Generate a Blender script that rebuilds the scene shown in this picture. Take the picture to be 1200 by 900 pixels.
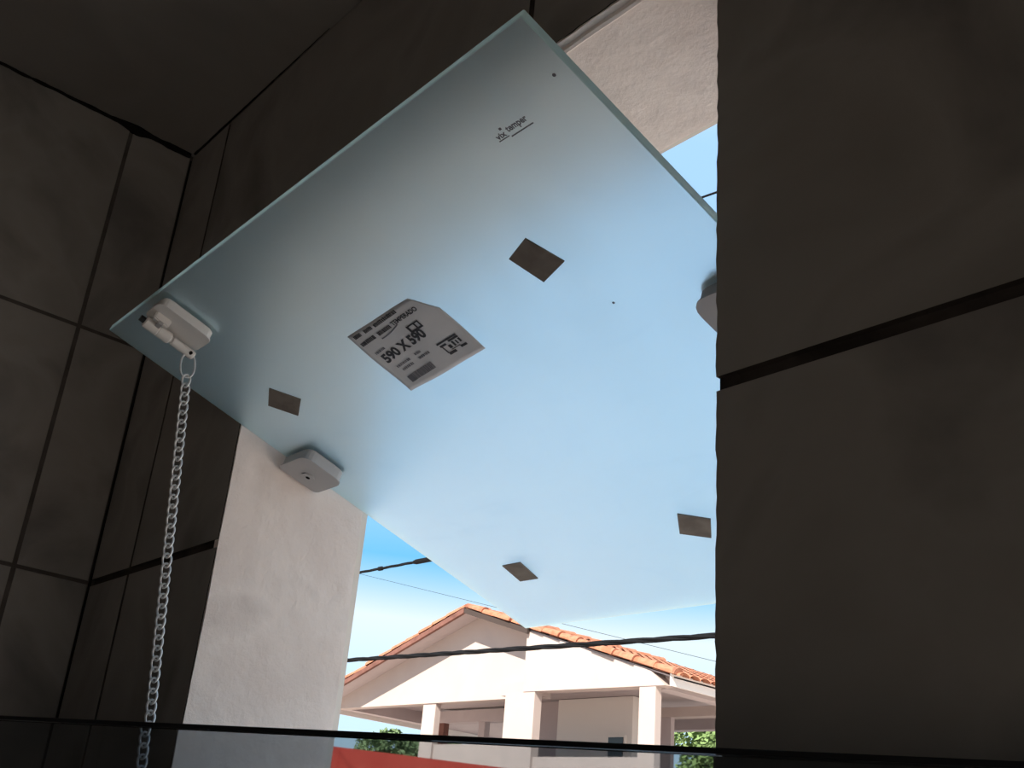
import bpy, bmesh, math, random
from mathutils import Vector, Matrix
random.seed(7)
for o in list(bpy.data.objects):
    bpy.data.objects.remove(o, do_unlink=True)
scene = bpy.context.scene
COL = scene.collection

# ------------------------------------------------------------------ camera
EYE = 1.83                                   # camera height above the bathroom floor
F_PX, YAW, PITCH, ROLL = 1248.25, 0.9401, 0.4075, 0.1133
CX, CY = 1.293, -0.441
PPX, PPY = -76.46, 10.88                     # principal point off the frame centre (cropped photograph)
fw = Vector((-math.sin(YAW)*math.cos(PITCH), math.cos(YAW)*math.cos(PITCH), math.sin(PITCH)))
r0 = Vector((math.cos(YAW), math.sin(YAW), 0)); u0 = r0.cross(fw)
rt = r0*math.cos(ROLL) + u0*math.sin(ROLL); up = u0*math.cos(ROLL) - r0*math.sin(ROLL)
cam = bpy.data.cameras.new('camera'); camo = bpy.data.objects.new('camera', cam); COL.objects.link(camo)
cam.sensor_width = 36; cam.lens = F_PX*36/1200; cam.shift_x = -PPX/1200; cam.shift_y = PPY/1200
cam.clip_start = 0.02; cam.clip_end = 500
m = Matrix((rt, up, -fw)).transposed().to_4x4(); m.translation = (CX, CY, EYE)
camo.matrix_world = m
scene.camera = camo

# ------------------------------------------------------------------ world, sun, exposure
def nd(nt, t, **kw):
    n = nt.nodes.new(t)
    for k, v in kw.items(): setattr(n, k, v)
    return n
def ramp(nt, pts, interp='LINEAR'):
    r = nd(nt, 'ShaderNodeValToRGB'); e = r.color_ramp.elements; r.color_ramp.interpolation = interp
    while len(e) < len(pts): e.new(0.5)
    for q, (p, c) in zip(e, pts): q.position = p; q.color = (*c, 1) if len(c) == 3 else c
    return r
w = bpy.data.worlds.new('sky'); scene.world = w; w.use_nodes = True
nt = w.node_tree; nt.nodes.clear(); L = nt.links.new
out = nd(nt, 'ShaderNodeOutputWorld'); bg = nd(nt, 'ShaderNodeBackground'); bg.inputs[1].default_value = 1.25
tc = nd(nt, 'ShaderNodeTexCoord'); sp = nd(nt, 'ShaderNodeSeparateXYZ'); L(tc.outputs['Generated'], sp.inputs[0])
sky = ramp(nt, [(0, (.60, .74, .84)), (.13, (.56, .80, .96)), (.195, (.70, .82, .88)), (.25, (.115, .48, .84)), (.45, (.34, .56, .84)), (1, (.43, .72, 1.10))])
L(sp.outputs['Z'], sky.inputs[0])
# clouds on a flat layer above: direction / (z + 0.15)
ad = nd(nt, 'ShaderNodeMath', operation='ADD'); L(sp.outputs['Z'], ad.inputs[0]); ad.inputs[1].default_value = .15
cmb = nd(nt, 'ShaderNodeCombineXYZ')
for i, ax in enumerate('XY'):
    dv = nd(nt, 'ShaderNodeMath', operation='DIVIDE'); L(sp.outputs[ax], dv.inputs[0]); L(ad.outputs[0], dv.inputs[1]); L(dv.outputs[0], cmb.inputs[i])
mp = nd(nt, 'ShaderNodeMapping'); L(cmb.outputs[0], mp.inputs[0]); mp.inputs['Location'].default_value = (1.3, 4.0, 0); mp.inputs['Scale'].default_value = (.9, .55, 1); mp.inputs['Rotation'].default_value = (0, 0, .5)
nz = nd(nt, 'ShaderNodeTexNoise'); nz.inputs['Scale'].default_value = 1.1; nz.inputs['Detail'].default_value = 7; nz.inputs['Roughness'].default_value = .55; nz.inputs['Distortion'].default_value = .5
L(mp.outputs[0], nz.inputs['Vector'])
cr = ramp(nt, [(.43, (0, 0, 0)), (.68, (.85, .85, .85))]); L(nz.outputs['Fac'], cr.inputs[0])
mx = nd(nt, 'ShaderNodeMix', data_type='RGBA'); L(cr.outputs[0], mx.inputs[0]); L(sky.outputs[0], mx.inputs[6]); mx.inputs[7].default_value = (.98, 1.0, 1.03, 1)
el = ramp(nt, [(.22, (0, 0, 0)), (.50, (1, 1, 1))]); L(sp.outputs['Z'], el.inputs[0])      # blue and hazy low down, cumulus higher up
cf = nd(nt, 'ShaderNodeMath', operation='MULTIPLY'); L(cr.outputs[0], cf.inputs[0]); L(el.outputs[0], cf.inputs[1]); L(cf.outputs[0], mx.inputs[0])
L(mx.outputs[2], bg.inputs[0]); L(bg.outputs[0], out.inputs[0])

sun = bpy.data.lights.new('sun', 'SUN'); sun.energy = 11; sun.color = (1, .93, .82); sun.angle = math.radians(.6)
suno = bpy.data.objects.new('sun', sun); COL.objects.link(suno); suno.location = (4, -8, 12)
suno.rotation_euler = Vector((-.12, .32, -.29)).to_track_quat('-Z', 'Y').to_euler()

vs = scene.view_settings
vs.view_transform = 'Standard'; vs.look = 'None'; vs.gamma = 1; vs.use_curve_mapping = False; vs.exposure = 0.0

# ------------------------------------------------------------------ materials
MATS = {}
def principled(name, color=(.5, .5, .5), rough=.6, metal=0, spec=.5, trans=0, ior=1.45):
    mt = bpy.data.materials.new(name); mt.use_nodes = True; b = mt.node_tree.nodes['Principled BSDF']
    b.inputs['Base Color'].default_value = (*color, 1); b.inputs['Roughness'].default_value = rough
    b.inputs['Metallic'].default_value = metal; b.inputs['Specular IOR Level'].default_value = spec
    b.inputs['Transmission Weight'].default_value = trans; b.inputs['IOR'].default_value = ior
    MATS[name] = mt
    return mt
def mottled(name, c1, c2, scale, rough=.6, bump=0, bscale=None, spec=.5, detail=6, c3=None, per_object=False, lo=.35, hi=.68, stretch=None):
    """noise-mixed colour with an optional bump; object coordinates in metres"""
    mt = principled(name, c1, rough, spec=spec); nt = mt.node_tree; L = nt.links.new; b = nt.nodes['Principled BSDF']
    tc = nd(nt, 'ShaderNodeTexCoord'); vec = tc.outputs['Object']
    if per_object:
        oi = nd(nt, 'ShaderNodeObjectInfo'); sc = nd(nt, 'ShaderNodeVectorMath', operation='SCALE'); sc.inputs[0].default_value = (13, 7, 5)
        L(oi.outputs['Random'], sc.inputs['Scale']); ad = nd(nt, 'ShaderNodeVectorMath', operation='ADD'); L(vec, ad.inputs[0]); L(sc.outputs[0], ad.inputs[1]); vec = ad.outputs[0]
    if stretch:
        mp = nd(nt, 'ShaderNodeMapping'); mp.inputs['Scale'].default_value = stretch; L(vec, mp.inputs[0]); vec = mp.outputs[0]
    n = nd(nt, 'ShaderNodeTexNoise'); n.inputs['Scale'].default_value = scale; n.inputs['Detail'].default_value = detail; n.inputs['Distortion'].default_value = .6; L(vec, n.inputs['Vector'])
    pts = [(lo, c1), (hi, c2)] if c3 is None else [(lo, c1), ((lo+hi)/2, c2), (hi, c3)]
    r = ramp(nt, pts); L(n.outputs['Fac'], r.inputs[0]); L(r.outputs[0], b.inputs['Base Color'])
    if bump:
        n2 = nd(nt, 'ShaderNodeTexNoise'); n2.inputs['Scale'].default_value = bscale or scale*4; n2.inputs['Detail'].default_value = 8; n2.inputs['Roughness'].default_value = .65; L(vec, n2.inputs['Vector'])
        bp = nd(nt, 'ShaderNodeBump'); bp.inputs['Strength'].default_value = bump; bp.inputs['Distance'].default_value = .004; L(n2.outputs['Fac'], bp.inputs['Height']); L(bp.outputs[0], b.inputs['Normal'])
    return mt
mottled('tile', (.165, .150, .137), (.29, .265, .243), 6, rough=.5, spec=.3, per_object=True, c3=(.23, .208, .188), lo=.3, hi=.72)
mottled('grout', (.035, .028, .024), (.07, .057, .05), 30, rough=.95, spec=.1)
mottled('grout_pale', (.075, .064, .057), (.11, .095, .085), 30, rough=.95, spec=.1)
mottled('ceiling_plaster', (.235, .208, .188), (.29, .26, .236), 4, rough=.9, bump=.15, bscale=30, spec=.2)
mottled('reveal_plaster', (.80, .69, .635), (.86, .755, .70), 9, rough=.92, bump=.6, bscale=50, spec=.15, c3=(.68, .585, .54), lo=.32, hi=.76)
mottled('floor_tile', (.34, .31, .28), (.42, .39, .36), 4, rough=.4, per_object=True)
mottled('outer_plaster', (.70, .64, .58), (.76, .70, .64), 2, rough=.9)
mottled('ground', (.62, .53, .455), (.70, .605, .525), 1.5, rough=.95, spec=.1)
principled('black_gap', (.012, .010, .009), .95, spec=.05)
mottled('house_paint', (.41, .335, .305), (.45, .368, .333), 1.2, rough=.9, spec=.15)
mottled('house_inner', (.40, .335, .325), (.44, .37, .36), 1.5, rough=.9, spec=.15)
mottled('terracotta', (.34, .125, .072), (.42, .18, .11), 6, rough=.9, spec=.1, per_object=True, c3=(.24, .10, .064))
principled('fascia', (.70, .64, .59), .8)
principled('timber', (.045, .03, .025), .9)
mottled('verge_clay', (.13, .062, .05), (.20, .095, .075), 5, rough=.9, spec=.1)
mottled('red_paint', (.28, .036, .027), (.32, .052, .038), 2.5, rough=.9, spec=.15)
principled('dark_window', (.03, .035, .04), .2)
principled('cable', (.008, .008, .009), .8, spec=.1)
mottled('leaf_a', (.09, .135, .06), (.15, .21, .10), 1.2, rough=.7, spec=.2)
mottled('leaf_b', (.13, .20, .07), (.21, .29, .11), 1.2, rough=.7, spec=.2)
principled('bark', (.10, .075, .055), .95)
mottled('hill', (.10, .16, .12), (.14, .20, .16), .05, rough=1)
principled('white_metal', (.74, .71, .68), .45, spec=.5)
principled('grey_metal', (.42, .41, .41), .45, spec=.4)
principled('steel', (.74, .75, .76), .4, metal=.35)
principled('rubber', (.02, .02, .02), .8)
principled('ink', (.05, .052, .06), .8, spec=.2)
principled('ink_grey', (.16, .16, .18), .8, spec=.2)
principled('black_trim', (.006, .006, .007), .5, spec=.3)
mottled('cork', (.15, .125, .105), (.20, .17, .145), 60, rough=.95, spec=.1)
mottled('paper', (.60, .595, .605), (.66, .65, .655), 18, rough=.9, spec=.1)
principled('smoked_glass', (.36, .40, .43), .02, trans=1.0, ior=1.45)
# frosted tempered glass: rough refraction, faint smears in the frosting
g = principled('frosted_glass', (.90, .975, .97), .38, trans=1.0, ior=1.46); gn = g.node_tree; L = gn.links.new; gb = gn.nodes['Principled BSDF']
tc = nd(gn, 'ShaderNodeTexCoord'); mp = nd(gn, 'ShaderNodeMapping'); L(tc.outputs['Object'], mp.inputs[0]); mp.inputs['Scale'].default_value = (1, 2.2, 1); mp.inputs['Rotation'].default_value = (0, 0, .6)
n1 = nd(gn, 'ShaderNodeTexNoise'); n1.inputs['Scale'].default_value = 6; n1.inputs['Detail'].default_value = 5; n1.inputs['Distortion'].default_value = 1.5; L(mp.outputs[0], n1.inputs['Vector'])
rr = ramp(gn, [(.28, (.79, .93, .96)), (.40, (.845, .98, 1.0)), (.66, (.87, .995, 1))]); L(n1.outputs['Fac'], rr.inputs[0]); L(rr.outputs[0], gb.inputs['Base Color'])
gt = nd(gn, 'ShaderNodeBsdfTranslucent'); gt.inputs[0].default_value = (.86, .99, 1, 1); gm = nd(gn, 'ShaderNodeMixShader'); 
mp2 = nd(gn, 'ShaderNodeMapping'); L(tc.outputs['Object'], mp2.inputs[0]); mp2.inputs['Scale'].default_value = (3.0, .9, 1); mp2.inputs['Rotation'].default_value = (0, 0, -.5)
n2 = nd(gn, 'ShaderNodeTexNoise'); n2.inputs['Scale'].default_value = 6; n2.inputs['Detail'].default_value = 3; n2.inputs['Distortion'].default_value = 1.4; L(mp2.outputs[0], n2.inputs['Vector'])
r2 = ramp(gn, [(.40, (.155, .155, .155)), (.56, (.17, .17, .17)), (.66, (.205, .205, .205))]); L(n2.outputs['Fac'], r2.inputs[0]); L(r2.outputs[0], gm.inputs[0])
L(gb.outputs[0], gm.inputs[1]); L(gt.outputs[0], gm.inputs[2]); L(gm.outputs[0], gn.nodes['Material Output'].inputs[0])
e = principled('glass_edge', (.62, .80, .76), .5)
en = e.node_tree; tl = nd(en, 'ShaderNodeBsdfTranslucent'); tl.inputs[0].default_value = (.80, .95, .91, 1); ms = nd(en, 'ShaderNodeMixShader'); ms.inputs[0].default_value = .12
en.links.new(tl.outputs[0], ms.inputs[1]); en.links.new(en.nodes['Principled BSDF'].outputs[0], ms.inputs[2]); en.links.new(ms.outputs[0], en.nodes['Material Output'].inputs[0])

# ------------------------------------------------------------------ helpers
def obj(name, bm, mat, parent=None, loc=None, smooth=False):
    if isinstance(bm, bmesh.types.BMesh):
        bmesh.ops.recalc_face_normals(bm, faces=bm.faces[:])
        me = bpy.data.meshes.new(name); bm.to_mesh(me); bm.free()
    else: me = bm
    if mat is not None and not me.materials:
        for q in (mat if isinstance(mat, (list, tuple)) else [mat]): me.materials.append(MATS[q])
    if smooth:
        for p in me.polygons: p.use_smooth = True
        me.set_sharp_from_angle(angle=math.radians(50))
    o = bpy.data.objects.new(name, me); COL.objects.link(o)
    if parent is not None: o.parent = parent
    if loc is not None: o.location = loc
    return o
def empty(name, loc=(0, 0, 0)):
    o = bpy.data.objects.new(name, None); COL.objects.link(o); o.location = loc; o.empty_display_size = .1
    return o
def tag(o, label=None, cat=None, group=None, kind=None):
    for k, v in (('label', label), ('category', cat), ('group', group), ('kind', kind)):
        if v: o[k] = v
    return o
def struct(o): o['kind'] = 'structure'; return o
def bx(bm, x0, x1, y0, y1, z0, z1, mi=0):
    v = [bm.verts.new((x, y, z)) for x in (x0, x1) for y in (y0, y1) for z in (z0, z1)]
    for f in ((0, 1, 3, 2), (4, 6, 7, 5), (0, 4, 5, 1), (2, 3, 7, 6), (0, 2, 6, 4), (1, 5, 7, 3)):
        bm.faces.new([v[i] for i in f]).material_index = mi
    return v
def box(x0, x1, y0, y1, z0, z1, bev=0, seg=1):
    bm = bmesh.new(); bx(bm, x0, x1, y0, y1, z0, z1)
    if bev: bmesh.ops.bevel(bm, geom=bm.edges[:], offset=bev, segments=seg, affect='EDGES', profile=.5)
    return bm
def tube(bm, pts, r, n=8, closed=False, cap=True):
    pts = [Vector(p) for p in pts]; k = len(pts); rings = []; ref = None
    for i, p in enumerate(pts):
        a = pts[(i-1) % k] if closed or i else pts[0]; b = pts[(i+1) % k] if closed or i < k-1 else pts[-1]
        t = (b-a).normalized()
        if ref is None:
            ref = t.orthogonal().normalized()
        ref = (ref - t*ref.dot(t)).normalized(); s = t.cross(ref)
        rad = r[i] if isinstance(r, (list, tuple)) else r
        rings.append([bm.verts.new(p + ref*rad*math.cos(2*math.pi*j/n) + s*rad*math.sin(2*math.pi*j/n)) for j in range(n)])
    for i in range(k if closed else k-1):
        A, B = rings[i], rings[(i+1) % k]
        for j in range(n): bm.faces.new((A[j], A[(j+1) % n], B[(j+1) % n], B[j]))
    if cap and not closed:
        bm.faces.new(rings[0]); bm.faces.new(rings[-1])
def poly_prism(bm, pts, off, to3):
    """pts: 2D outline; to3(p, d) -> 3D point at depth d; extruded 0..off"""
    a = [bm.verts.new(to3(p, 0)) for p in pts]; b = [bm.verts.new(to3(p, off)) for p in pts]
    f = bm.faces.new(a); bm.faces.new(b)
    for i in range(len(pts)): bm.faces.new((a[i], a[(i+1) % len(pts)], b[(i+1) % len(pts)], b[i]))
    return f
def noise(x, y, z=0):
    from mathutils import noise as N
    return N.noise(Vector((x, y, z)))

# ------------------------------------------------------------------ the bathroom
H = EYE + .8908                                     # ceiling
XR, YB = 2.25, -1.75                                # right wall, back wall
WL, WR, WB, WT = .3374, .9435, EYE-.03, EYE+.6038   # window opening
D = .1616                                           # wall thickness
TT = .009                                           # tile thickness
ROW = .3171; ZR0 = EYE+.2585
rows = [ZR0 + ROW*k for k in range(-8, 3)]; rows = [z for z in rows if .02 < z < H-.02]
rows = [0] + rows + [H]

def ring_wall():
    """wall core: slab with the window opening, tile bed at y = TT*.6"""
    bm = bmesh.new(); y0, y1 = TT*.6, D; o = .006
    X = [-.16, WL-o, WR+o, XR+.16]; Z = [-.1, WB-o, WT+o, H+.02]
    grid = {}
    def v(i, k, y):
        key = (i, k, y)
        if key not in grid: grid[key] = bm.verts.new((X[i], y, Z[k]))
        return grid[key]
    for y in (y0, y1):
        for i in range(3):
            for k in range(3):
                if i == 1 and k == 1: continue
                bm.faces.new((v(i, k, y), v(i+1, k, y), v(i+1, k+1, y), v(i, k+1, y)))
    hole = [(1, 1), (2, 1), (2, 2), (1, 2)]; outer = [(0, 0), (1, 0), (2, 0), (3, 0), (3, 1), (3, 2), (3, 3), (2, 3), (1, 3), (0, 3), (0, 2), (0, 1)]
    for lp in (hole, outer):
        for a, b in zip(lp, lp[1:]+lp[:1]): bm.faces.new((v(*a, y0), v(*b, y0), v(*b, y1), v(*a, y1)))
    return bm
wall_w = struct(obj('wall_window', ring_wall(), 'grout'))
wall_l = struct(obj('wall_left', box(-.16, -TT*.22, YB-.16, TT*.6, -.1, H+.02), 'grout_pale'))
wall_r = bmesh.new()                                # right wall with an unseen doorway, added so daylight brightens the tiles
DY0, DY1, DZ = -1.62, -.90, 2.1
bx(wall_r, XR+TT*.6, XR+.16, YB-.16, DY0, -.1, H+.02); bx(wall_r, XR+TT*.6, XR+.16, DY1, TT*.6, -.1, H+.02); bx(wall_r, XR+TT*.6, XR+.16, DY0, DY1, DZ, H+.02)
wall_r = struct(obj('wall_right', wall_r, 'grout'))
wall_b = struct(obj('wall_back', box(-.16, XR+.16, YB-.16, YB-TT*.6, -.1, H+.02), 'grout'))
ceil = struct(obj('ceiling', box(-.4, XR+1.6, YB-.4, D+.02, H+.0005, H+.22), 'ceiling_plaster'))  # overhang beyond the right wall is added to keep sun out of the doorway
floor = struct(obj('floor', box(-.16, XR+.16, YB-.16, D, -.298, -.008), 'grout'))

def tile_poly(rect, hole):
    """rect minus hole (corner or side overlap) as an outline; returns None if nothing is left"""
    x0, x1, z0, z1 = rect
    if hole is None: return [(x0, z0), (x1, z0), (x1, z1), (x0, z1)]
    a0, a1, b0, b1 = hole
    ox0, ox1, oz0, oz1 = max(x0, a0), min(x1, a1), max(z0, b0), min(z1, b1)
    if ox0 >= ox1-1e-5 or oz0 >= oz1-1e-5: return [(x0, z0), (x1, z0), (x1, z1), (x0, z1)]
    fullx = ox0 <= x0+1e-5 and ox1 >= x1-1e-5; fullz = oz0 <= z0+1e-5 and oz1 >= z1-1e-5
    if fullx and fullz: return None
    if fullz:
        return tile_poly((x0, ox0, z0, z1), None) if ox0 > x0 else tile_poly((ox1, x1, z0, z1), None)
    if fullx:
        return tile_poly((x0, x1, z0, oz0), None) if oz0 > z0 else tile_poly((x0, x1, oz1, z1), None)
    right, top = ox1 >= x1-1e-5, oz1 >= z1-1e-5
    if right and top: return [(x0, z0), (x1, z0), (x1, oz0), (ox0, oz0), (ox0, z1), (x0, z1)]
    if right: return [(x0, z0), (ox0, z0), (ox0, oz1), (x1, oz1), (x1, z1), (x0, z1)]
    if top: return [(x0, z0), (x1, z0), (x1, z1), (ox1, z1), (ox1, oz0), (x0, oz0)]
    return [(ox1, z0), (x1, z0), (x1, z1), (x0, z1), (x0, oz1), (ox1, oz1)]
def jag(pts, hole):
    """chipped, hand-cut edge where a tile meets the window opening"""
    if hole is None: return pts
    a0, a1, b0, b1 = hole; res = []
    for p, q in zip(pts, pts[1:]+pts[:1]):
        res.append(p)
        on = (abs(p[0]-q[0]) < 1e-6 and min(abs(p[0]-a0), abs(p[0]-a1)) < 1e-4) or (abs(p[1]-q[1]) < 1e-6 and min(abs(p[1]-b0), abs(p[1]-b1)) < 1e-4)
        if on:
            Ln = math.hypot(q[0]-p[0], q[1]-p[1]); n = max(2, int(Ln/.007))
            for i in range(1, n):
                t = i/n; j = random.uniform(-.0006, .0006)
                if p[0] == q[0]: res.append((p[0]+j, p[1]+(q[1]-p[1])*t))
                else: res.append((p[0]+(q[0]-p[0])*t, p[1]+j))
    return res
def tiles(parent, cols, rows, gap, to3, hole=None, mat='tile', name='tile', gapv=None, side='grout'):
    gv = gapv or gap
    for i in range(len(cols)-1):
        for k in range(len(rows)-1):
            rect = (cols[i]+gv/2, cols[i+1]-gv/2, rows[k]+gap/2, rows[k+1]-gap/2)
            pts = tile_poly(rect, hole)
            if pts is None: continue
            ext = max(max(p[0] for p in pts)-min(p[0] for p in pts), 0)
            if ext < .01: continue
            jp = jag(pts, hole); bm = bmesh.new()
            off = random.uniform(-.0004, .0006)
            f = poly_prism(bm, jp, TT, lambda p, d: to3(p, d+off))
            if len(jp) <= 6: bmesh.ops.bevel(bm, geom=[e for e in f.edges], offset=.0005, segments=1, affect='EDGES')
            bm.normal_update(); fn = f.normal.copy() if f.is_valid else None
            big = max(bm.faces, key=lambda q: q.calc_area()); nn_ = big.normal
            for q in bm.faces: q.material_index = 1 if abs(q.normal.dot(nn_)) < .3 else 0
            obj(name, bm, [mat, side], parent)
TW = .63
hole = (WL-.003, WR, WB-.003, WT+.003)
tiles(wall_w, [0, .1184, .1184+TW, .1184+2*TW, .1184+3*TW, XR], rows, .0088, lambda p, d: (p[0], d, p[1]), hole, gapv=.0062)
tiles(wall_l, [YB, -.0929-2*TW, -.0929-TW, -.0929, 0], rows, .0048, lambda p, d: (-d, p[0], p[1]), gapv=.0055, side='grout_pale')
for zr in rows:
    if WB < zr < WT: obj('mortar_plug', box(WR+.0004, WR+.012, .0032, .02, zr-.0043, zr+.0043), 'grout', wall_w)
tiles(wall_r, [YB, DY0, DY1, -.25, 0], rows, .004, lambda p, d: (XR+d, p[0], p[1]), (DY0, DY1, -.1, DZ))
tiles(wall_b, [0, .3, .3+TW, .3+2*TW, .3+3*TW, XR], rows, .004, lambda p, d: (p[0], YB-d, p[1]))
tiles(floor, [0, .45, .9, 1.35, 1.8, XR], [YB, -1.35, -.9, -.45, 0], .005, lambda p, d: (p[0], p[1], -d), mat='floor_tile', name='floor_tile')

# plastered window reveals: uneven, hand-trowelled slabs
def reveal(o3, L1, L2, amp=.0020):
    """o3(s, t, h): s along, t across the wall (0..1), h out of the wall"""
    n1, n2 = 60, 22; bm = bmesh.new(); g = []
    for i in range(n1+1):
        rowv = []
        for j in range(n2+1):
            s, t = i/n1, j/n2
            h = amp*(noise(s*L1*9, t*L2*9, L1) + .5*noise(s*L1*40, t*L2*60, 3)+.25*noise(s*L1*110, t*L2*110, 9)) - .001
            if j == n2: h -= .0004 + .0008*noise(s*L1*30, 7)
            rowv.append(bm.verts.new(o3(s, t, h)))
        g.append(rowv)
    for i in range(n1):
        for j in range(n2): bm.faces.new((g[i][j], g[i+1][j], g[i+1][j+1], g[i][j+1]))
    edge = [g[i][0] for i in range(n1+1)] + [g[n1][j] for j in range(1, n2+1)] + [g[i][n2] for i in range(n1-1, -1, -1)] + [g[0][j] for j in range(n2-1, 0, -1)]
    low = []
    for k, v in enumerate(edge):
        i = k if k <= n1 else None
        low.append(v)
    ret = bmesh.ops.extrude_edge_only(bm, edges=[e for e in bm.edges if e.is_boundary])
    return bm, [v for v in ret['geom'] if isinstance(v, bmesh.types.BMVert)]
RY0, RY1 = .0012, D+.001
def mk_reveal(o3, L1, axis, sign):
    bm, vs_ = reveal(o3, L1, RY1-RY0)
    for v in vs_: v.co[axis] += sign*.009
    o = obj('plaster_reveal', bm, 'reveal_plaster', wall_w, smooth=True)
    return o
HZ = WT-WB
mk_reveal(lambda s, t, h: (WL+h, RY0+t*(RY1-RY0), WB-.004+s*(HZ+.008)), HZ, 0, -1)
mk_reveal(lambda s, t, h: (WR-h, .0088+t*(RY1-.0088), WB-.004+s*(HZ+.008)), HZ, 0, 1)
mk_reveal(lambda s, t, h: (WL-.004+s*(WR-WL+.008), RY0+t*(RY1-RY0), WT-h), WR-WL, 2, 1)
mk_reveal(lambda s, t, h: (WL-.004+s*(WR-WL+.008), RY0+t*(RY1-RY0), WB+h), WR-WL, 2, -1)
# mortar bead between tile edge and soffit plaster
bm = bmesh.new(); tube(bm, [(WL+.01+i*.0145, TT+.001+.0012*noise(i*.7, 1), WT+.0002+.0012*noise(i*.5, 5)) for i in range(41)], [.0030+.0010*noise(i*.9, 3) for i in range(41)], 6)
obj('mortar_bead', bm, 'reveal_plaster', wall_w, smooth=True)
# outer face of the wall
struct(obj('wall_outside', (lambda bm: (bx(bm, -1.2, WL-.008, D+.0005, D+.012, -.4, H+.2), bx(bm, WR+.008, XR+1.2, D+.0005, D+.012, -.4, H+.2), bx(bm, WL-.008, WR+.008, D+.0005, D+.012, -.4, WB-.008), bx(bm, WL-.008, WR+.008, D+.0005, D+.012, WT+.008, H+.2), bm)[-1])(bmesh.new()), 'outer_plaster'))

# open, ragged joints where the tiling meets the ceiling
def crack(name, f, n, wfun, parent):
    bm = bmesh.new(); pts = [f(i/n) for i in range(n+1)]
    tube(bm, pts, [max(.0004, wfun(i/n)) for i in range(n+1)], 6)
    return obj(name, bm, 'black_gap', parent, smooth=True)
def wleft(t):
    y = -t*.7
    b = .0022 + .0012*noise(t*40, 2) + .0008*noise(t*110, 4)
    for c, s, a in ((-.085, .022, .0062), (-.03, .018, .0028), (-.15, .008, .0015), (-.006, .012, .002)): b += a*math.exp(-((y-c)/s)**2)
    return b
crack('open_joint', lambda t: (.0012, -t*.7-.004, H-.0022+.0012*noise(t*30, 8)), 120, wleft, ceil)
crack('open_joint', lambda t: (t*.36+.01, -.0010, H-.0018+.0006*noise(t*20, 5)), 50, lambda t: .0014*(1-t)+.0005*noise(t*30, 1)+.0003, ceil)
crack('open_joint', lambda t: (.0005, -.0005, H-.01-t*.9), 40, lambda t: .0018+.0006*noise(t*40, 6), wall_l)

# ------------------------------------------------------------------ the pivoting window sash
S = .295; TH = .2981; c_, s_ = math.cos(TH), math.sin(TH)
P0 = Vector((.6384, .1247, EYE+.3426))
sash = empty('pivot_window_sash')
mm = Matrix(((1, 0, 0), (0, -c_, -s_), (0, s_, -c_))).to_4x4(); mm.translation = P0
sash.matrix_world = mm
tag(sash, 'frosted square glass window sash tilted open in the plastered opening', 'window')
def loc(u, v, w=0): return Vector((u-S, S-v, -w))       # u from the left edge, v from the inner edge, w above the glass underside
GT = .0068
bm = bmesh.new(); bx(bm, -S, S, -S, S, -GT, 0)
bmesh.ops.bevel(bm, geom=[e for e in bm.edges], offset=.0007, segments=1, affect='EDGES')
bm.normal_update()
for f in bm.faces: f.material_index = 0 if abs(f.normal.z) > .9 else 1
pane = obj('glass_pane', bm, ['frosted_glass', 'glass_edge'], sash)
pane['label'] = 'frosted tempered glass pane with pale green polished edges'

def rounded(pts, r, seg=5):
    """round the corners of a convex 2D outline"""
    res = []; n = len(pts)
    for i in range(n):
        p = Vector(pts[i]); a = (Vector(pts[i-1])-p).normalized(); b = (Vector(pts[(i+1) % n])-p).normalized()
        rr = r[i] if isinstance(r, (list, tuple)) else r
        if rr == 0: res.append(tuple(p)); continue
        for k in range(seg+1):
            t = k/seg; q = p + a*rr*(1-t)**2 + b*rr*t**2
            res.append(tuple(q))
    return res
def plate(u0, u1, v0, v1, w0, w1, r, bev=.0015):
    bm = bmesh.new(); pts = rounded([(u0, v0), (u1, v0), (u1, v1), (u0, v1)], r)
    f = poly_prism(bm, pts, w1-w0, lambda p, d: loc(p[0], p[1], w0+d))
    if bev:
        bm.normal_update(); bmesh.ops.bevel(bm, geom=[e for e in bm.edges if len(e.link_faces) == 2 and e.calc_face_angle(0) > 1], offset=bev, segments=2, affect='EDGES')
    return bm
def pivot_clip(u0, u1, ra, ub):
    cl = obj('pivot_clip', plate(u0, u1, .2205, .2695, -.0135, -.0002, ra), 'grey_metal', sash)
    obj('upper_jaw', plate(u0, u1, .2205, .2695, GT+.0002, GT+.010, ra), 'grey_metal', cl)
    bm = bmesh.new(); tube(bm, [loc(ub, .2460, -.0130), loc(ub, .2460, -.0148)], .0072, 24); b = obj('washer', bm, 'grey_metal', cl)
    bm = bmesh.new(); tube(bm, [loc(ub, .2460, -.0130), loc(ub, .2460, -.0151)], .0026, 6); b = obj('hex_socket', bm, 'black_gap', cl)
    e = -1 if ub < .3 else 1
    bm = bmesh.new(); tube(bm, [loc(ub, .2460, .003), loc((-.0062 if e < 0 else .596), .2460, .003)], .004, 12); obj('pivot_pin', bm, 'steel', cl)
    return cl
pivot_clip(-.0015, .0500, [.006, .012, .012, .006], .0190)
pivot_clip(.5400, .5905, [.014, .006, .006, .014], .5710)

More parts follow.
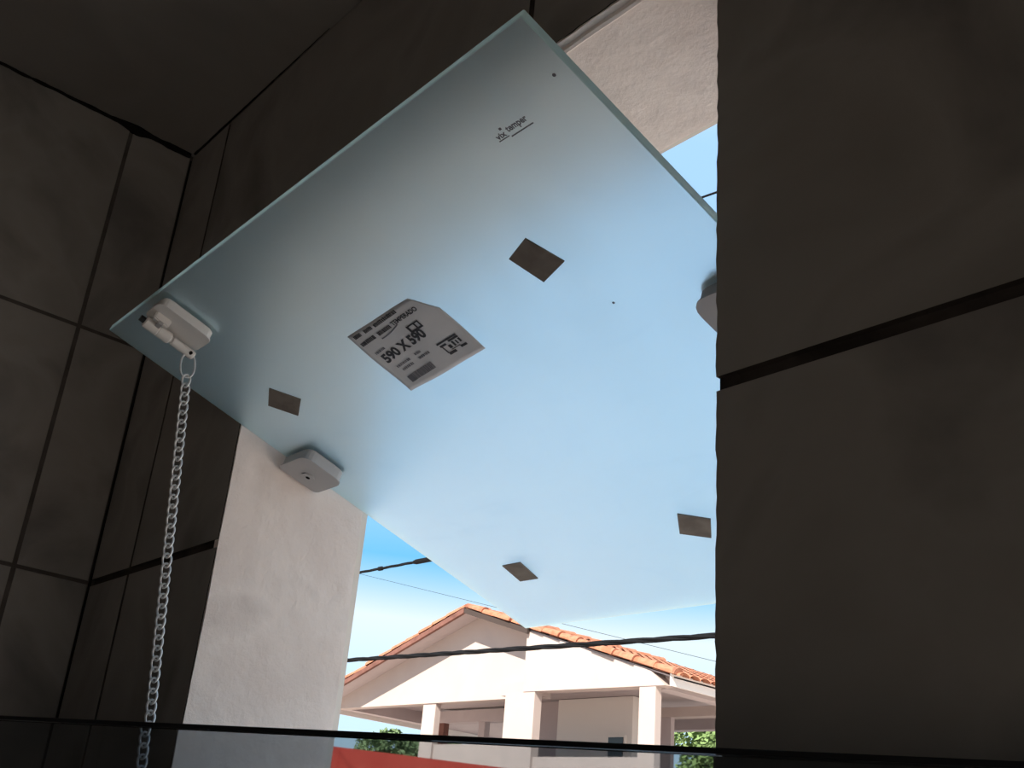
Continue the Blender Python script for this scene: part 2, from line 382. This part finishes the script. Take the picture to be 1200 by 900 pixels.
# latch on the inner corner
lb = obj('latch_body', plate(.0845, .1185, .0065, .0605, -.0105, -.0002, .008), 'white_metal', sash)
obj('upper_jaw', plate(.0845, .1170, .0065, .0625, GT+.0002, GT+.0085, .010), 'white_metal', lb)
bm = bmesh.new(); bx(bm, *sorted((loc(.0985, 0).x, loc(.1045, 0).x)), *sorted((loc(0, .010).y, loc(0, .026).y)), .0095, .0180); bmesh.ops.bevel(bm, geom=bm.edges[:], offset=.0012, segments=2, affect='EDGES'); obj('latch_lug', bm, 'white_metal', lb)
bm = bmesh.new(); bx(bm, *sorted((loc(.0860, 0).x, loc(.1040, 0).x)), *sorted((loc(0, .016).y, loc(0, .0205).y)), .0140, .0200); obj('latch_bridge', bm, 'grey_metal', lb)
LU, LW = .0905, -.0185
bm = bmesh.new(); tube(bm, [loc(LU, v, LW) for v in (.0075, .0085, .0215, .0222, .0226, .0345, .0355)], [.0042, .0057, .0057, .0050, .0055, .0055, .0040], 24); lbar = obj('latch_barrel', bm, 'white_metal', lb)
bm = bmesh.new(); tube(bm, [loc(LU, v, LW) for v in (.0345, .0375, .0380, .0600, .0618)], [.0030, .0030, .0042, .0042, .0034], 20); obj('latch_bolt', bm, 'white_metal', lb)
bm = bmesh.new(); tube(bm, [loc(LU, .0028, LW), loc(LU, .0078, LW)], .0030, 12); obj('spring_tip', bm, 'rubber', lb)
bm = bmesh.new(); tube(bm, [loc(LU+.0047, .0570, LW-.001), loc(LU-.0047, .0570, LW-.001)], .0017, 12); obj('eyelet', bm, 'black_gap', lb)

# spacer pads stuck under the glass
for pts in ([(.4432, .1330), (.4685, .1246), (.4780, .1549), (.4498, .1628)], [(.0957, .1380), (.1145, .1644), (.0869, .1799), (.0682, .1546)],
            [(.3485, .4418), (.3730, .4580), (.3541, .4840), (.3295, .4694)], [(.0889, .4653), (.1173, .4655), (.1126, .4979), (.0853, .4971)]):
    bm = bmesh.new(); poly_prism(bm, pts, -.0012, lambda p, d: loc(p[0], p[1], d-.0003))
    obj('spacer_pad', bm, 'cork', sash)

# printed paper label
LU0, LU1, LV0, LV1 = .2445, .3520, .1240, .2030
def sag(u, v):
    a, b = (u-LU0)/(LU1-LU0), (v-LV0)/(LV1-LV0)
    h = .0006 + .0030*max(0, b-.55)**2*4*(1-.5*a) + .0022*max(0, .25-a)**2*8 + .0009*math.sin(a*5+b*3)**2
    return h
def lab_pt(u, v, extra=0): p = loc(u, v); p.z = sag(u, v)+extra; return p
bm = bmesh.new(); NU, NV = 26, 18; gr = {}
for i in range(NU+1):
    for j in range(NV+1):
        a, b = i/NU, j/NV
        top = .0037*(1-a) + .0 ; u_ = LU0 + (LU1-LU0)*a; v_ = LV0+top + (LV1-LV0-top)*b - .0085*a*b - (.0024*a*(1-b))
        cut = max(0, (a-.855)/.145); lim = .0215*cut                            # clipped top corner
        v_ += lim*(1-b)
        v_ += .0022*math.sin(math.pi*a)*b*.5; u_ -= .0013*math.sin(math.pi*b)*(1-a)
        gr[i, j] = bm.verts.new(lab_pt(u_, v_))
for i in range(NU):
    for j in range(NV): bm.faces.new((gr[i, j], gr[i+1, j], gr[i+1, j+1], gr[i, j+1]))
lab = obj('paper_label', bm, 'paper', sash, smooth=True); lab['label'] = 'creased paper size label with 590 X 590 print'
md = lab.modifiers.new('thickness', 'SOLIDIFY'); md.thickness = .0002; md.offset = 0

def text_mesh(txt, size, bold=0.0, sx=1.0):
    cu = bpy.data.curves.new('print', 'FONT'); cu.body = txt; cu.size = size; cu.offset = bold; cu.resolution_u = 3
    o = bpy.data.objects.new('print_source', cu); COL.objects.link(o); bpy.context.view_layer.update()
    me = bpy.data.meshes.new_from_object(o.evaluated_get(bpy.context.evaluated_depsgraph_get()))
    COL.objects.unlink(o); bpy.data.objects.remove(o)
    return me
def place_text(bmT, txt, u, v, size, width, height, bold=0.0, skew=0.0):
    """lettering with its lower left at (u, v), scaled to width x height, reading along +u"""
    me = text_mesh(txt, size, bold); xs = [q.co.x for q in me.vertices]; ys = [q.co.y for q in me.vertices]
    ax, ay = min(xs), min(ys); kx = width/(max(xs)-ax); ky = height/(max(ys)-ay)
    base = len(bmT.verts); vv = [bmT.verts.new((u+(q.co.x-ax)*kx, v-(q.co.y-ay)*ky - (q.co.x-ax)*kx*skew, 0)) for q in me.vertices]
    for p in me.polygons:
        try: bmT.faces.new([vv[i] for i in p.vertices])
        except ValueError: pass
    bpy.data.meshes.remove(me)
def quad(bmT, u0, u1, v0, v1, skew=0.0):
    n = max(1, int((u1-u0)/.004)); top = []; bot = []
    for i in range(n+1):
        u = u0+(u1-u0)*i/n; top.append(bmT.verts.new((u, v0-(u-u0)*skew, 0))); bot.append(bmT.verts.new((u, v1-(u-u0)*skew, 0)))
    for i in range(n): bmT.faces.new((top[i], top[i+1], bot[i+1], bot[i]))
def finish_print(name, bmT, mat, parent, on_label=True):
    for v in bmT.verts:
        u, w_ = v.co.x, v.co.y
        v.co = lab_pt(u, w_, .0004) if on_label else Vector((u-S, S-w_, .0003))
    for f in bmT.faces: f.normal_update()
    me = bpy.data.meshes.new(name); bmT.to_mesh(me); bmT.free(); me.materials.append(MATS[mat])
    o = bpy.data.objects.new(name, me); COL.objects.link(o); o.parent = parent
    return o
SK = .085
bT = bmesh.new(); place_text(bT, '590 X 590', .2525, .1694, .01, .0645, .0108, .00045, .13); finish_print('size_print', bT, 'ink', lab)
# header: two lines of lettering that the photograph blurs; only the last word of the second can be made out
bT = bmesh.new(); rng = random.Random(3)
def blur_word(ua, ub, v, h, k=SK):
    u = ua
    while u < ub:
        wd = rng.uniform(.0012, .0020); vv_ = v-(u-ua)*k; quad(bT, u, u+wd, vv_-h*rng.uniform(.85, 1), vv_, k); u += wd+rng.uniform(.0002, .0005)
blur_word(.2492, .2600, .1340, .0040); blur_word(.2650, .2760, .1330, .0040); blur_word(.2800, .3115, .1322, .0040)
blur_word(.2485, .2696, .1432, .0045); blur_word(.2747, .2920, .1412, .0045)
place_text(bT, 'TEMPERADO', .2960, .1392, .01, .0380, .0046, .00034, .1)
finish_print('header_print', bT, 'ink', lab)
bT = bmesh.new()
for i in range(14): quad(bT, .2734+i*.002, .2734+(i+1)*.002, .1440-.00010*i-.000022*i*i, .1453-.00010*i-.000022*i*i, .1)
finish_print('underline_swoosh', bT, 'ink_grey', lab)
bT = bmesh.new()
for (a0, a1, b0, b1) in ((.3050, .3228, .1450, .1464), (.3050, .3228, .1508, .1528), (.3050, .3080, .1464, .1508), (.3150, .3170, .1464, .1508), (.3208, .3228, .1464, .1508)): quad(bT, a0, a1, b0-(a0-.305)*.1, b1-(a0-.305)*.1, .1)
finish_print('box_mark', bT, 'ink', lab)
bT = bmesh.new(); rng = random.Random(11)
for (ua, ub, v) in ((.2560, .2760, .1775), (.2850, .2930, .1735), (.2580, .2740, .1825), (.2850, .2990, .1785), (.2520, .2640, .1560)):
    u = ua
    while u < ub:
        wd = rng.uniform(.001, .0022); quad(bT, u, u+wd, v-.0024-(u-ua)*.11, v-(u-ua)*.11, .11); u += wd+rng.uniform(.0003, .0010)
finish_print('small_print', bT, 'ink_grey', lab)
bT = bmesh.new(); u = .2563
while u < .2925:
    wd = rng.uniform(.0006, .0014); quad(bT, u, u+wd, .1885-(u-.2563)*.12, .1960-(u-.2563)*.12); u += wd+rng.uniform(.0002, .0005)
quad(bT, .2545, .2610, .1890, .1962, .1)
finish_print('barcode', bT, 'ink_grey', lab)
bT = bmesh.new()
for (a0, a1, b0, b1) in ((.3140, .3400, .1720, .1738), (.3150, .3230, .1752, .1774), (.3270, .3400, .1742, .1762), (.3160, .3176, .1774, .1850), (.3165, .3260, .1846, .1874), (.3330, .3412, .1838, .1862), (.3225, .3262, .1784, .1822), (.3285, .3310, .1768, .1822), (.3330, .3348, .1774, .1816), (.3370, .3395, .1768, .1812), (.3225, .3340, .1830, .1838)): quad(bT, a0, a1, b0-(a0-.314)*.07, b1-(a0-.314)*.07, .07)
finish_print('emblem_print', bT, 'ink', lab)

# maker's mark fired into the glass
bT = bmesh.new(); place_text(bT, 'vix', .5140, .0548, .01, .0085, .0042, .0003); place_text(bT, 'temper', .5245, .0552, .01, .0180, .0058, .0003)
quad(bT, .5138, .5232, .0553, .0561); quad(bT, .5240, .5436, .0566, .0575)
quad(bT, .5206, .5226, .0478, .0496)
finish_print('maker_mark', bT, 'ink_grey', sash, on_label=False)
for (u, v, r) in ((.5785, .0395, .0013), (.4805, .2040, .0011)):
    bm = bmesh.new(); tube(bm, [loc(u, v, 0), loc(u, v, -.0006)], [r, r*.7], 7); obj('dirt_speck', bm, 'ink_grey', sash)

# ------------------------------------------------------------------ chain
def wp(u, v, w): return P0 + Vector((u-S, 0, 0)) + Vector((0, c_, -s_))*(v-S) + Vector((0, s_, c_))*w
top = wp(LU, .0570, LW-.001); bot = Vector((.4310, -.018, EYE-.62))
low = Vector((.434, -.070, EYE+.043)); dirc = (low-top).normalized()
Lc = (-.018-top.y)/dirc.y; bot = top + dirc*Lc
chain = empty('hanging_chain', tuple(bot)); tag(chain, 'thin steel twisted-link chain hanging from the window latch', 'chain')
def link_mesh(name, ln, wd, r, twist=0.0, n=20, k=6):
    bm = bmesh.new(); pts = []
    for i in range(n):
        a = 2*math.pi*i/n; x = wd/2*math.cos(a); z = math.copysign(abs(math.sin(a))**.8, math.sin(a))*ln/2
        t = twist*z/(ln/2); pts.append((x*math.cos(t), x*math.sin(t), z))
    tube(bm, pts, r, k, closed=True)
    bmesh.ops.recalc_face_normals(bm, faces=bm.faces[:])
    me = bpy.data.meshes.new(name); bm.to_mesh(me); bm.free(); me.materials.append(MATS['steel'])
    for p in me.polygons: p.use_smooth = True
    return me
zax = -dirc; view = (Vector((CX, CY, EYE))-top).normalized(); xax = view.cross(zax).normalized(); yax = zax.cross(xax)
base = Matrix((xax, yax, zax)).transposed().to_4x4()
def place_link(me, pos, ang, name):
    o = bpy.data.objects.new(name, me); COL.objects.link(o); o.parent = chain
    mt_ = Matrix.Translation(pos-bot) @ base @ Matrix.Rotation(ang, 4, 'Z'); o.matrix_local = mt_
    return o
ring_me = link_mesh('ring', .0235, .0130, .0009, n=28); place_link(ring_me, top+dirc*.0112, .15, 'ring')
PITCHL = .0086; lk = link_mesh('link', PITCHL+.0034, .0074, .00105, twist=.75)
d = .0112+.0108+.0042
i = 0
while d < Lc-.012:
    place_link(lk, top+dirc*d, -.25, 'link'); d += PITCHL; i += 1
hook = empty('wall_hook', (bot.x, 0, bot.z)); tag(hook, 'small steel hook on the tiled wall below the window', 'hook')
bm = bmesh.new(); tube(bm, [(0, .0002, 0), (0, -.0035, 0)], .009, 16); obj('hook_plate', bm, 'steel', hook)
bm = bmesh.new(); tube(bm, [(0, -.003, 0), (0, -.012, -.004), (0, -.018, -.006), (0, -.026, -.002), (0, -.029, .006)], .0018, 8); obj('hook_arm', bm, 'steel', hook, smooth=True)

# ------------------------------------------------------------------ smoked glass shower door, ajar against the window wall
A = Vector((1.132, -.0205)); B = Vector((.440, -.2680)); ZT = EYE+.0520
ddir = (B-A).normalized(); dl = (B-A).length
door = empty('shower_door', (A.x, A.y, 0)); door.rotation_euler = (0, 0, math.atan2(ddir.y, ddir.x))
tag(door, 'smoked glass shower door with thin black top edge, standing ajar', 'shower door')
obj('glass_panel', box(0, dl, -.004, .004, .02, ZT-.0022, .0006), 'smoked_glass', door)
obj('top_trim', box(0, dl, -.005, .005, ZT-.0024, ZT, .0004), 'black_trim', door)
for zz in (.25, 1.5):
    hg = obj('hinge', box(-.018, .05, -.012, .012, zz, zz+.09, .002), 'grey_metal', door)
bm = bmesh.new()
for sd in (-1, 1): tube(bm, [(dl-.06, sd*.004, .95), (dl-.06, sd*.03, .95), (dl-.06, sd*.04, .97), (dl-.06, sd*.04, 1.13), (dl-.06, sd*.03, 1.15), (dl-.06, sd*.004, 1.15)], .007, 10)
obj('handle', bm, 'grey_metal', door, smooth=True)

# ------------------------------------------------------------------ outside: ground, boundary wall
def bigplane(name, x0, x1, y0, y1, z, mat):
    return struct(obj(name, box(x0, x1, y0, y1, z-.3, z), mat))
bigplane('ground', -90, 40, -30, 110, -.3, 'ground')
GZ = -.3
Pa, Pb = Vector((-9.54, 6.38)), Vector((-8.70, 7.98)); dd = (Pb-Pa).normalized(); Pa2 = Pa-dd*3.2; Pb2 = Pb+dd*1.3; nn = Vector((-dd.y, dd.x))*.07
bm = bmesh.new(); zt = EYE+1.0
cs = [Pa2-nn, Pb2-nn, Pb2+nn, Pa2+nn]; poly_prism(bm, [tuple(q) for q in cs], zt-GZ, lambda p, d: (p[0], p[1], GZ+d))
rw = obj('boundary_wall', bm, 'red_paint'); tag(rw, 'red painted boundary wall in front of the house', 'wall')
# ------------------------------------------------------------------ house across the street
Z = EYE
house = empty('house', (-11.8, 10.3, GZ)); tag(house, 'cream gabled house with terracotta roof and open verandas', 'house')
HO = Vector((-11.8, 10.3, GZ))
def hpart(name, bm, mat, parent=None, smooth=False):
    o = obj(name, bm, mat, parent or house, smooth=smooth)
    if parent is None: o.matrix_local = Matrix.Translation(-HO)
    return o
def hbox(name, x0, x1, y0, y1, z0, z1, mat='house_paint', parent=None, bev=0): return hpart(name, box(x0, x1, y0, y1, Z+z0, Z+z1, bev), mat, parent)
AX, AZ, PT = -11.81, 3.56, .300                     # ridge x, underside apex height (over the eye), pitch
RX, LX = -7.62, -16.05                              # eave tips
YV, YBK = 9.98, 14.6                                # verge planes
YG = 10.34                                          # recessed gable wall
def roofz(x): return AZ - PT*abs(x-AX)
# upper walls
def gable(x0, x1, zb, y, th):
    bm = bmesh.new(); pts = [(x0, zb), (x1, zb), (x1, roofz(x1)-.0)]
    if x0 < AX < x1: pts.append((AX, AZ))
    pts.append((x0, max(zb+.02, roofz(x0))))
    poly_prism(bm, pts, th, lambda p, d: (p[0], y+d, Z+p[1])); return bm
hpart('gable_wall', gable(-15.75, -10.34, 2.235, YG, .18), 'house_paint')
bm = bmesh.new(); poly_prism(bm, [(-10.36, 2.25), (-7.74, 2.22), (-7.98, roofz(-7.98)), (-10.36, roofz(-10.36))], .2, lambda p, d: (p[0], YV+.02+d, Z+p[1])); hpart('bay_wall', bm, 'house_paint')
hbox('pilaster', -10.74, -10.12, YV+.03, YV+.17, 0.6, 2.25)
hbox('lintel', -11.0, -10.3, YV+.16, YG+.1, 2.24, 2.42)
zfl = GZ-Z
for (x0, x1, y0) in ((-13.16, -12.83, YG+.02), (-8.17, -7.9, YV+.03)): hbox('column', x0, x1, y0, y0+.11, zfl, 2.24)
# parapets and lower storey
hbox('parapet', -13.14, -10.76, YG+.06, YG+.17, 0.6, 1.60)
hbox('parapet', -10.14, -8.15, YV+.07, YV+.2, 0.6, 1.37)
hbox('lower_wall', -13.2, -7.9, YG+.06, YG+.24, zfl, .62)
hbox('upper_floor', -15.8, -7.8, YG, 14.2, .52, .66, 'house_inner')
# side beams, back frames, ceiling
hbox('side_beam', -15.75, -15.52, YG+.18, 12.2, 2.235, 2.46, 'house_inner')
hbox('side_beam', -8.15, -7.92, YV+.24, 14.2, 2.22, 2.46, 'house_inner')
hbox('cross_beam', -15.75, -12.2, 12.2, 12.4, 2.25, 2.46, 'house_inner')
hbox('cross_beam', -12.0, -8.1, 13.95, 14.15, 2.31, 2.49, 'house_inner')
hbox('cross_beam', -9.9, -8.1, 12.3, 12.5, 2.235, 2.375)
hbox('back_column', -9.82, -9.62, 12.32, 12.40, .6, 2.3, 'house_inner')
hbox('back_column', -13.95, -13.78, 12.22, 12.34, .6, 2.3, 'house_inner')
hbox('back_column', -15.15, -14.95, 12.22, 12.34, .6, 2.3, 'verge_clay')
hbox('flat_ceiling', -15.0, -8.6, YG+.3, 14.2, 2.50, 2.56, 'house_inner')
# rooms behind the verandas
hbox('room_wall', -11.6, -10.0, 11.9, 12.05, .6, 2.49, 'fascia')  # paler colour than the house walls, standing in for light bounced off the floor
hbox('room_wall', -12.2, -12.0, 12.06, 12.4, .6, 2.49, 'house_inner')
hbox('room_wall', -10.2, -10.0, 12.06, 12.35, .6, 2.49, 'house_inner')
hbox('door_leaf', -12.02, -11.6, 11.92, 12.0, .6, 2.47, 'house_inner')
wd = hbox('window', -10.46, -10.10, 11.86, 11.93, 1.50, 1.92, 'fascia'); o = obj('pane', box(-10.43-HO.x+HO.x, -10.13, 11.85, 11.87, Z+1.53, Z+1.89), 'dark_window', wd)
# roof: two slabs, tiled top, verge and ridge caps
def slab(x0, x1):
    bm = bmesh.new(); t = .02
    poly_prism(bm, [(x0, roofz(x0)), (x1, roofz(x1)), (x1, roofz(x1)+t), (x0, roofz(x0)+t)], YBK-YV-.04, lambda p, d: (p[0], YV+.04+d, Z+p[1])); return bm
hpart('roof_slab', slab(LX, AX), 'house_inner'); hpart('roof_slab', slab(AX, RX), 'house_inner')
bm = bmesh.new(); poly_prism(bm, [(LX, roofz(LX)-.05), (AX, AZ-.05), (AX, AZ+.03), (LX, roofz(LX)+.03)], .05, lambda p, d: (p[0], YV-.05+d, Z+p[1])); hpart('verge_board', bm, 'verge_clay')
bm = bmesh.new(); poly_prism(bm, [(AX, AZ-.05), (-10.3, roofz(-10.3)-.05), (-10.3, roofz(-10.3)+.03), (AX, AZ+.03)], .04, lambda p, d: (p[0], YV-.04+d, Z+p[1])); hpart('verge_board', bm, 'timber')
def tile_field(sgn):
    """rows of half-round clay tiles down one slope, each course lapping the next"""
    tip = RX if sgn > 0 else LX; run = abs(tip-AX)+.07; nr = 11; per = .2; nc = int((YBK-YV)/per); bm = bmesh.new()
    for k in range(nr):
        xa, xb = run*k/nr, run*(k+1)/nr+.05
        for j in range(nc):
            prev = None
            for q in range(7):
                a = math.pi*q/6; y = YV+per*(j+.5)-math.cos(a)*per*.5; h = math.sin(a)*.055
                va = bm.verts.new((AX+sgn*xa, y, Z+AZ-PT*xa+.03+h)); vb = bm.verts.new((AX+sgn*xb, y, Z+AZ-PT*xb+.045+h))
                if prev: bm.faces.new((prev[0], va, vb, prev[1]))
                prev = (va, vb)
    return bm
for sg in (-1, 1):
    o = hpart('tile_field', tile_field(sg), 'terracotta'); o['kind'] = 'stuff'
def cap_mesh(ln, r0, r1):
    bm = bmesh.new(); n = 8; ra = []; rb = []
    for q in range(n+1):
        a = math.pi*q/n; ra.append(bm.verts.new((0, math.cos(a)*r0, math.sin(a)*r0))); rb.append(bm.verts.new((ln, math.cos(a)*r1, math.sin(a)*r1)))
    for q in range(n): bm.faces.new((ra[q], ra[q+1], rb[q+1], rb[q]))
    bm.faces.new(ra); bm.faces.new(rb)
    bmesh.ops.recalc_face_normals(bm, faces=bm.faces[:])
    me = bpy.data.meshes.new('cap_tile'); bm.to_mesh(me); bm.free(); me.materials.append(MATS['terracotta']); return me
cap = cap_mesh(.44, .065, .088)
ang = math.atan(PT)
for sg in (-1, 1):
    tip = RX if sg > 0 else LX; run = abs(tip-AX); n = int(run/.38)+1
    for k in range(n):
        xx = run*k/n
        o = bpy.data.objects.new('verge_tile', cap); COL.objects.link(o); o.parent = house
        mt_ = Matrix.Translation(Vector((AX+sg*xx, YV+.03+random.uniform(-.02, .02), Z+AZ-PT*xx+.05+random.uniform(-.006, .006)))-HO)
        o.matrix_local = mt_ @ Matrix.Rotation(0 if sg > 0 else math.pi, 4, 'Z') @ Matrix.Rotation(ang, 4, 'Y')
for k in range(12):
    o = bpy.data.objects.new('ridge_tile', cap); COL.objects.link(o); o.parent = house
    o.matrix_local = Matrix.Translation(Vector((AX, YV+.02+k*.38, Z+AZ+.05))-HO) @ Matrix.Rotation(math.pi/2, 4, 'Z')
hbox('fascia_board', RX-.03, RX, YV, YBK, roofz(RX)-.10, roofz(RX)+.05, 'fascia')
hbox('fascia_board', LX, LX+.03, YV, YBK, roofz(LX)-.10, roofz(LX)+.05, 'fascia')
for k in range(6):
    yy = YV+.5+k*.7
    for sg in (1,):
        tip = RX-.04 if sg > 0 else LX+.04; bm = bmesh.new(); xa = tip; xb = tip-sg*.9
        poly_prism(bm, [(xa, roofz(xa)-.09), (xb, roofz(xb)-.09), (xb, roofz(xb)-.005), (xa, roofz(xa)-.005)], .06, lambda p, d: (p[0], yy+d, Z+p[1])); hpart('rafter_end', bm, 'timber')

# ------------------------------------------------------------------ power lines over the street
def twisted(name, P, Q, r, strands, pitch, label, sagm=.0, bulge=(), group=None):
    P = Vector(P); Q = Vector(Q); root = empty(name, tuple(P)); tag(root, label, 'cable', group)
    ax = (Q-P); ln = ax.length; ax.normalize(); e1 = Vector((0, 0, 1)).cross(ax).normalized(); e2 = ax.cross(e1); n = int(ln/pitch*8)
    for s in range(strands):
        bm = bmesh.new(); pts = []
        for i in range(n+1):
            t = i/n; a = 2*math.pi*(t*ln/pitch + s/strands)
            off = (e1*math.cos(a)+e2*math.sin(a))*(r*.75 if strands > 1 else 0)
            pts.append(ax*ln*t + off + Vector((0, 0, -sagm*4*t*(1-t))))
        tube(bm, pts, r, 5); obj('strand' if strands > 1 else 'wire', bm, 'cable', root, smooth=True)
    for (dist, l, rr) in bulge:
        t = dist/ln
        bm = bmesh.new(); c0 = ax*dist; tube(bm, [c0-ax*l/2, c0-ax*l*.35, c0+ax*l*.35, c0+ax*l/2], [r*1.5, rr, rr, r*1.5], 10); obj('splice_sleeve', bm, 'cable', root)
    return root
def at(x, y, py):                                    # point on the plane y = py seen at pixel (x, y): the lines hang over the street, parallel to the wall
    dr = rt*((x-600-PPX)/F_PX) - up*((y-450-PPY)/F_PX) + fw; t = (py-CY)/dr.y
    return Vector((CX, CY, EYE)) + dr*t
def through(a, b, py, ext):
    p, q = at(*a, py), at(*b, py); d_ = (q-p).normalized(); return p-d_*ext, q+d_*ext
YL = 3.1
p, q = through((402, 774), (836, 745), YL, 7); twisted('power_cable', p, q, .0078, 3, .60, 'thick twisted black power cable crossing in front of the house gable')
p, q = through((416, 672), (506, 655), YL, 8); twisted('power_cable', p, q, .0052, 3, .45, 'thin twisted black cable with a splice sleeve against blue sky', bulge=((8+.72, .22, .015), (8+.28, .05, .013)))
p, q = through((815, 234), (838, 226), YL, 9); twisted('overhead_wire', p, q, .006, 1, .5, 'single dark wire high up beside the plastered lintel')
p, q = through((436, 676), (566, 708), 7.5, 9); twisted('overhead_wire', p, q, .0022, 1, .5, 'faint thin wire sloping down towards the house roof')

# ------------------------------------------------------------------ trees and hill
def tree(x, y, h, rad, mat, label, seed):
    rg = random.Random(seed); root = empty('tree', (x, y, GZ)); tag(root, label, 'tree', None)
    bm = bmesh.new(); tube(bm, [(0, 0, 0), (.08, .05, h*.3), (-.05, .1, h*.6), (0, 0, h*.85)], [.2, .16, .1, .04], 8); obj('trunk', bm, 'bark', root, smooth=True)
    bm = bmesh.new(); blobs = [(rg.uniform(-.6, .6)*rad, rg.uniform(-.6, .6)*rad, h*rg.uniform(.45, .9), rad*rg.uniform(.35, .6)) for _ in range(11)]
    for (a, b, cz, r) in blobs:
        for _ in range(800):
            v = Vector((rg.gauss(0, 1), rg.gauss(0, 1), rg.gauss(0, 1))).normalized()*r*rg.uniform(.6, 1.0); cpt = Vector((a, b, min(cz, h-r*.6)))+v
            t1 = Vector((rg.gauss(0, 1), rg.gauss(0, 1), rg.gauss(0, .6))).normalized(); t2 = t1.orthogonal().normalized(); s = rg.uniform(.05, .12)
            bm.faces.new([bm.verts.new(cpt+q_) for q_ in (t1*s, t2*s*.45, -t1*s, -t2*s*.45)])
    me = bpy.data.meshes.new('foliage'); bm.to_mesh(me); bm.free(); me.materials.append(MATS[mat])
    o = bpy.data.objects.new('foliage', me); COL.objects.link(o); o.parent = root
tree(-27.0, 20.0, 5.9, 1.2, 'leaf_a', 'dark green tree behind the veranda on the gable side', 1)
tree(-30.2, 20.6, 5.1, 1.2, 'leaf_a', 'low dark tree behind the red boundary wall', 2)
tree(-24.0, 20.0, 5.8, 1.2, 'leaf_a', 'tree showing between the two veranda columns', 3)
tree(-21.0, 20.2, 5.5, 1.2, 'leaf_b', 'bright green tree beside the wide pilaster', 4)
tree(-14.9, 20.0, 6.2, 1.25, 'leaf_b', 'light green bushy tree seen under the side eave', 5)
tree(-17.9, 20.3, 5.8, 1.2, 'leaf_b', 'leafy tree behind the slender front column', 6)
bm = bmesh.new(); n1 = 30; prev = None
for i in range(n1+1):
    a = i/n1; x = -110+a*110; hgt = 6+3.5*noise(a*4, 2)+2*noise(a*11, 5)
    cur = [bm.verts.new((x, 80+q_*6, GZ+hh)) for q_, hh in ((0, -1), (1.0, hgt*.6), (2.2, hgt), (4, -1))]
    if prev:
        for k in range(3): bm.faces.new((prev[k], cur[k], cur[k+1], prev[k+1]))
    prev = cur
struct(obj('hill', bm, 'hill', smooth=True))
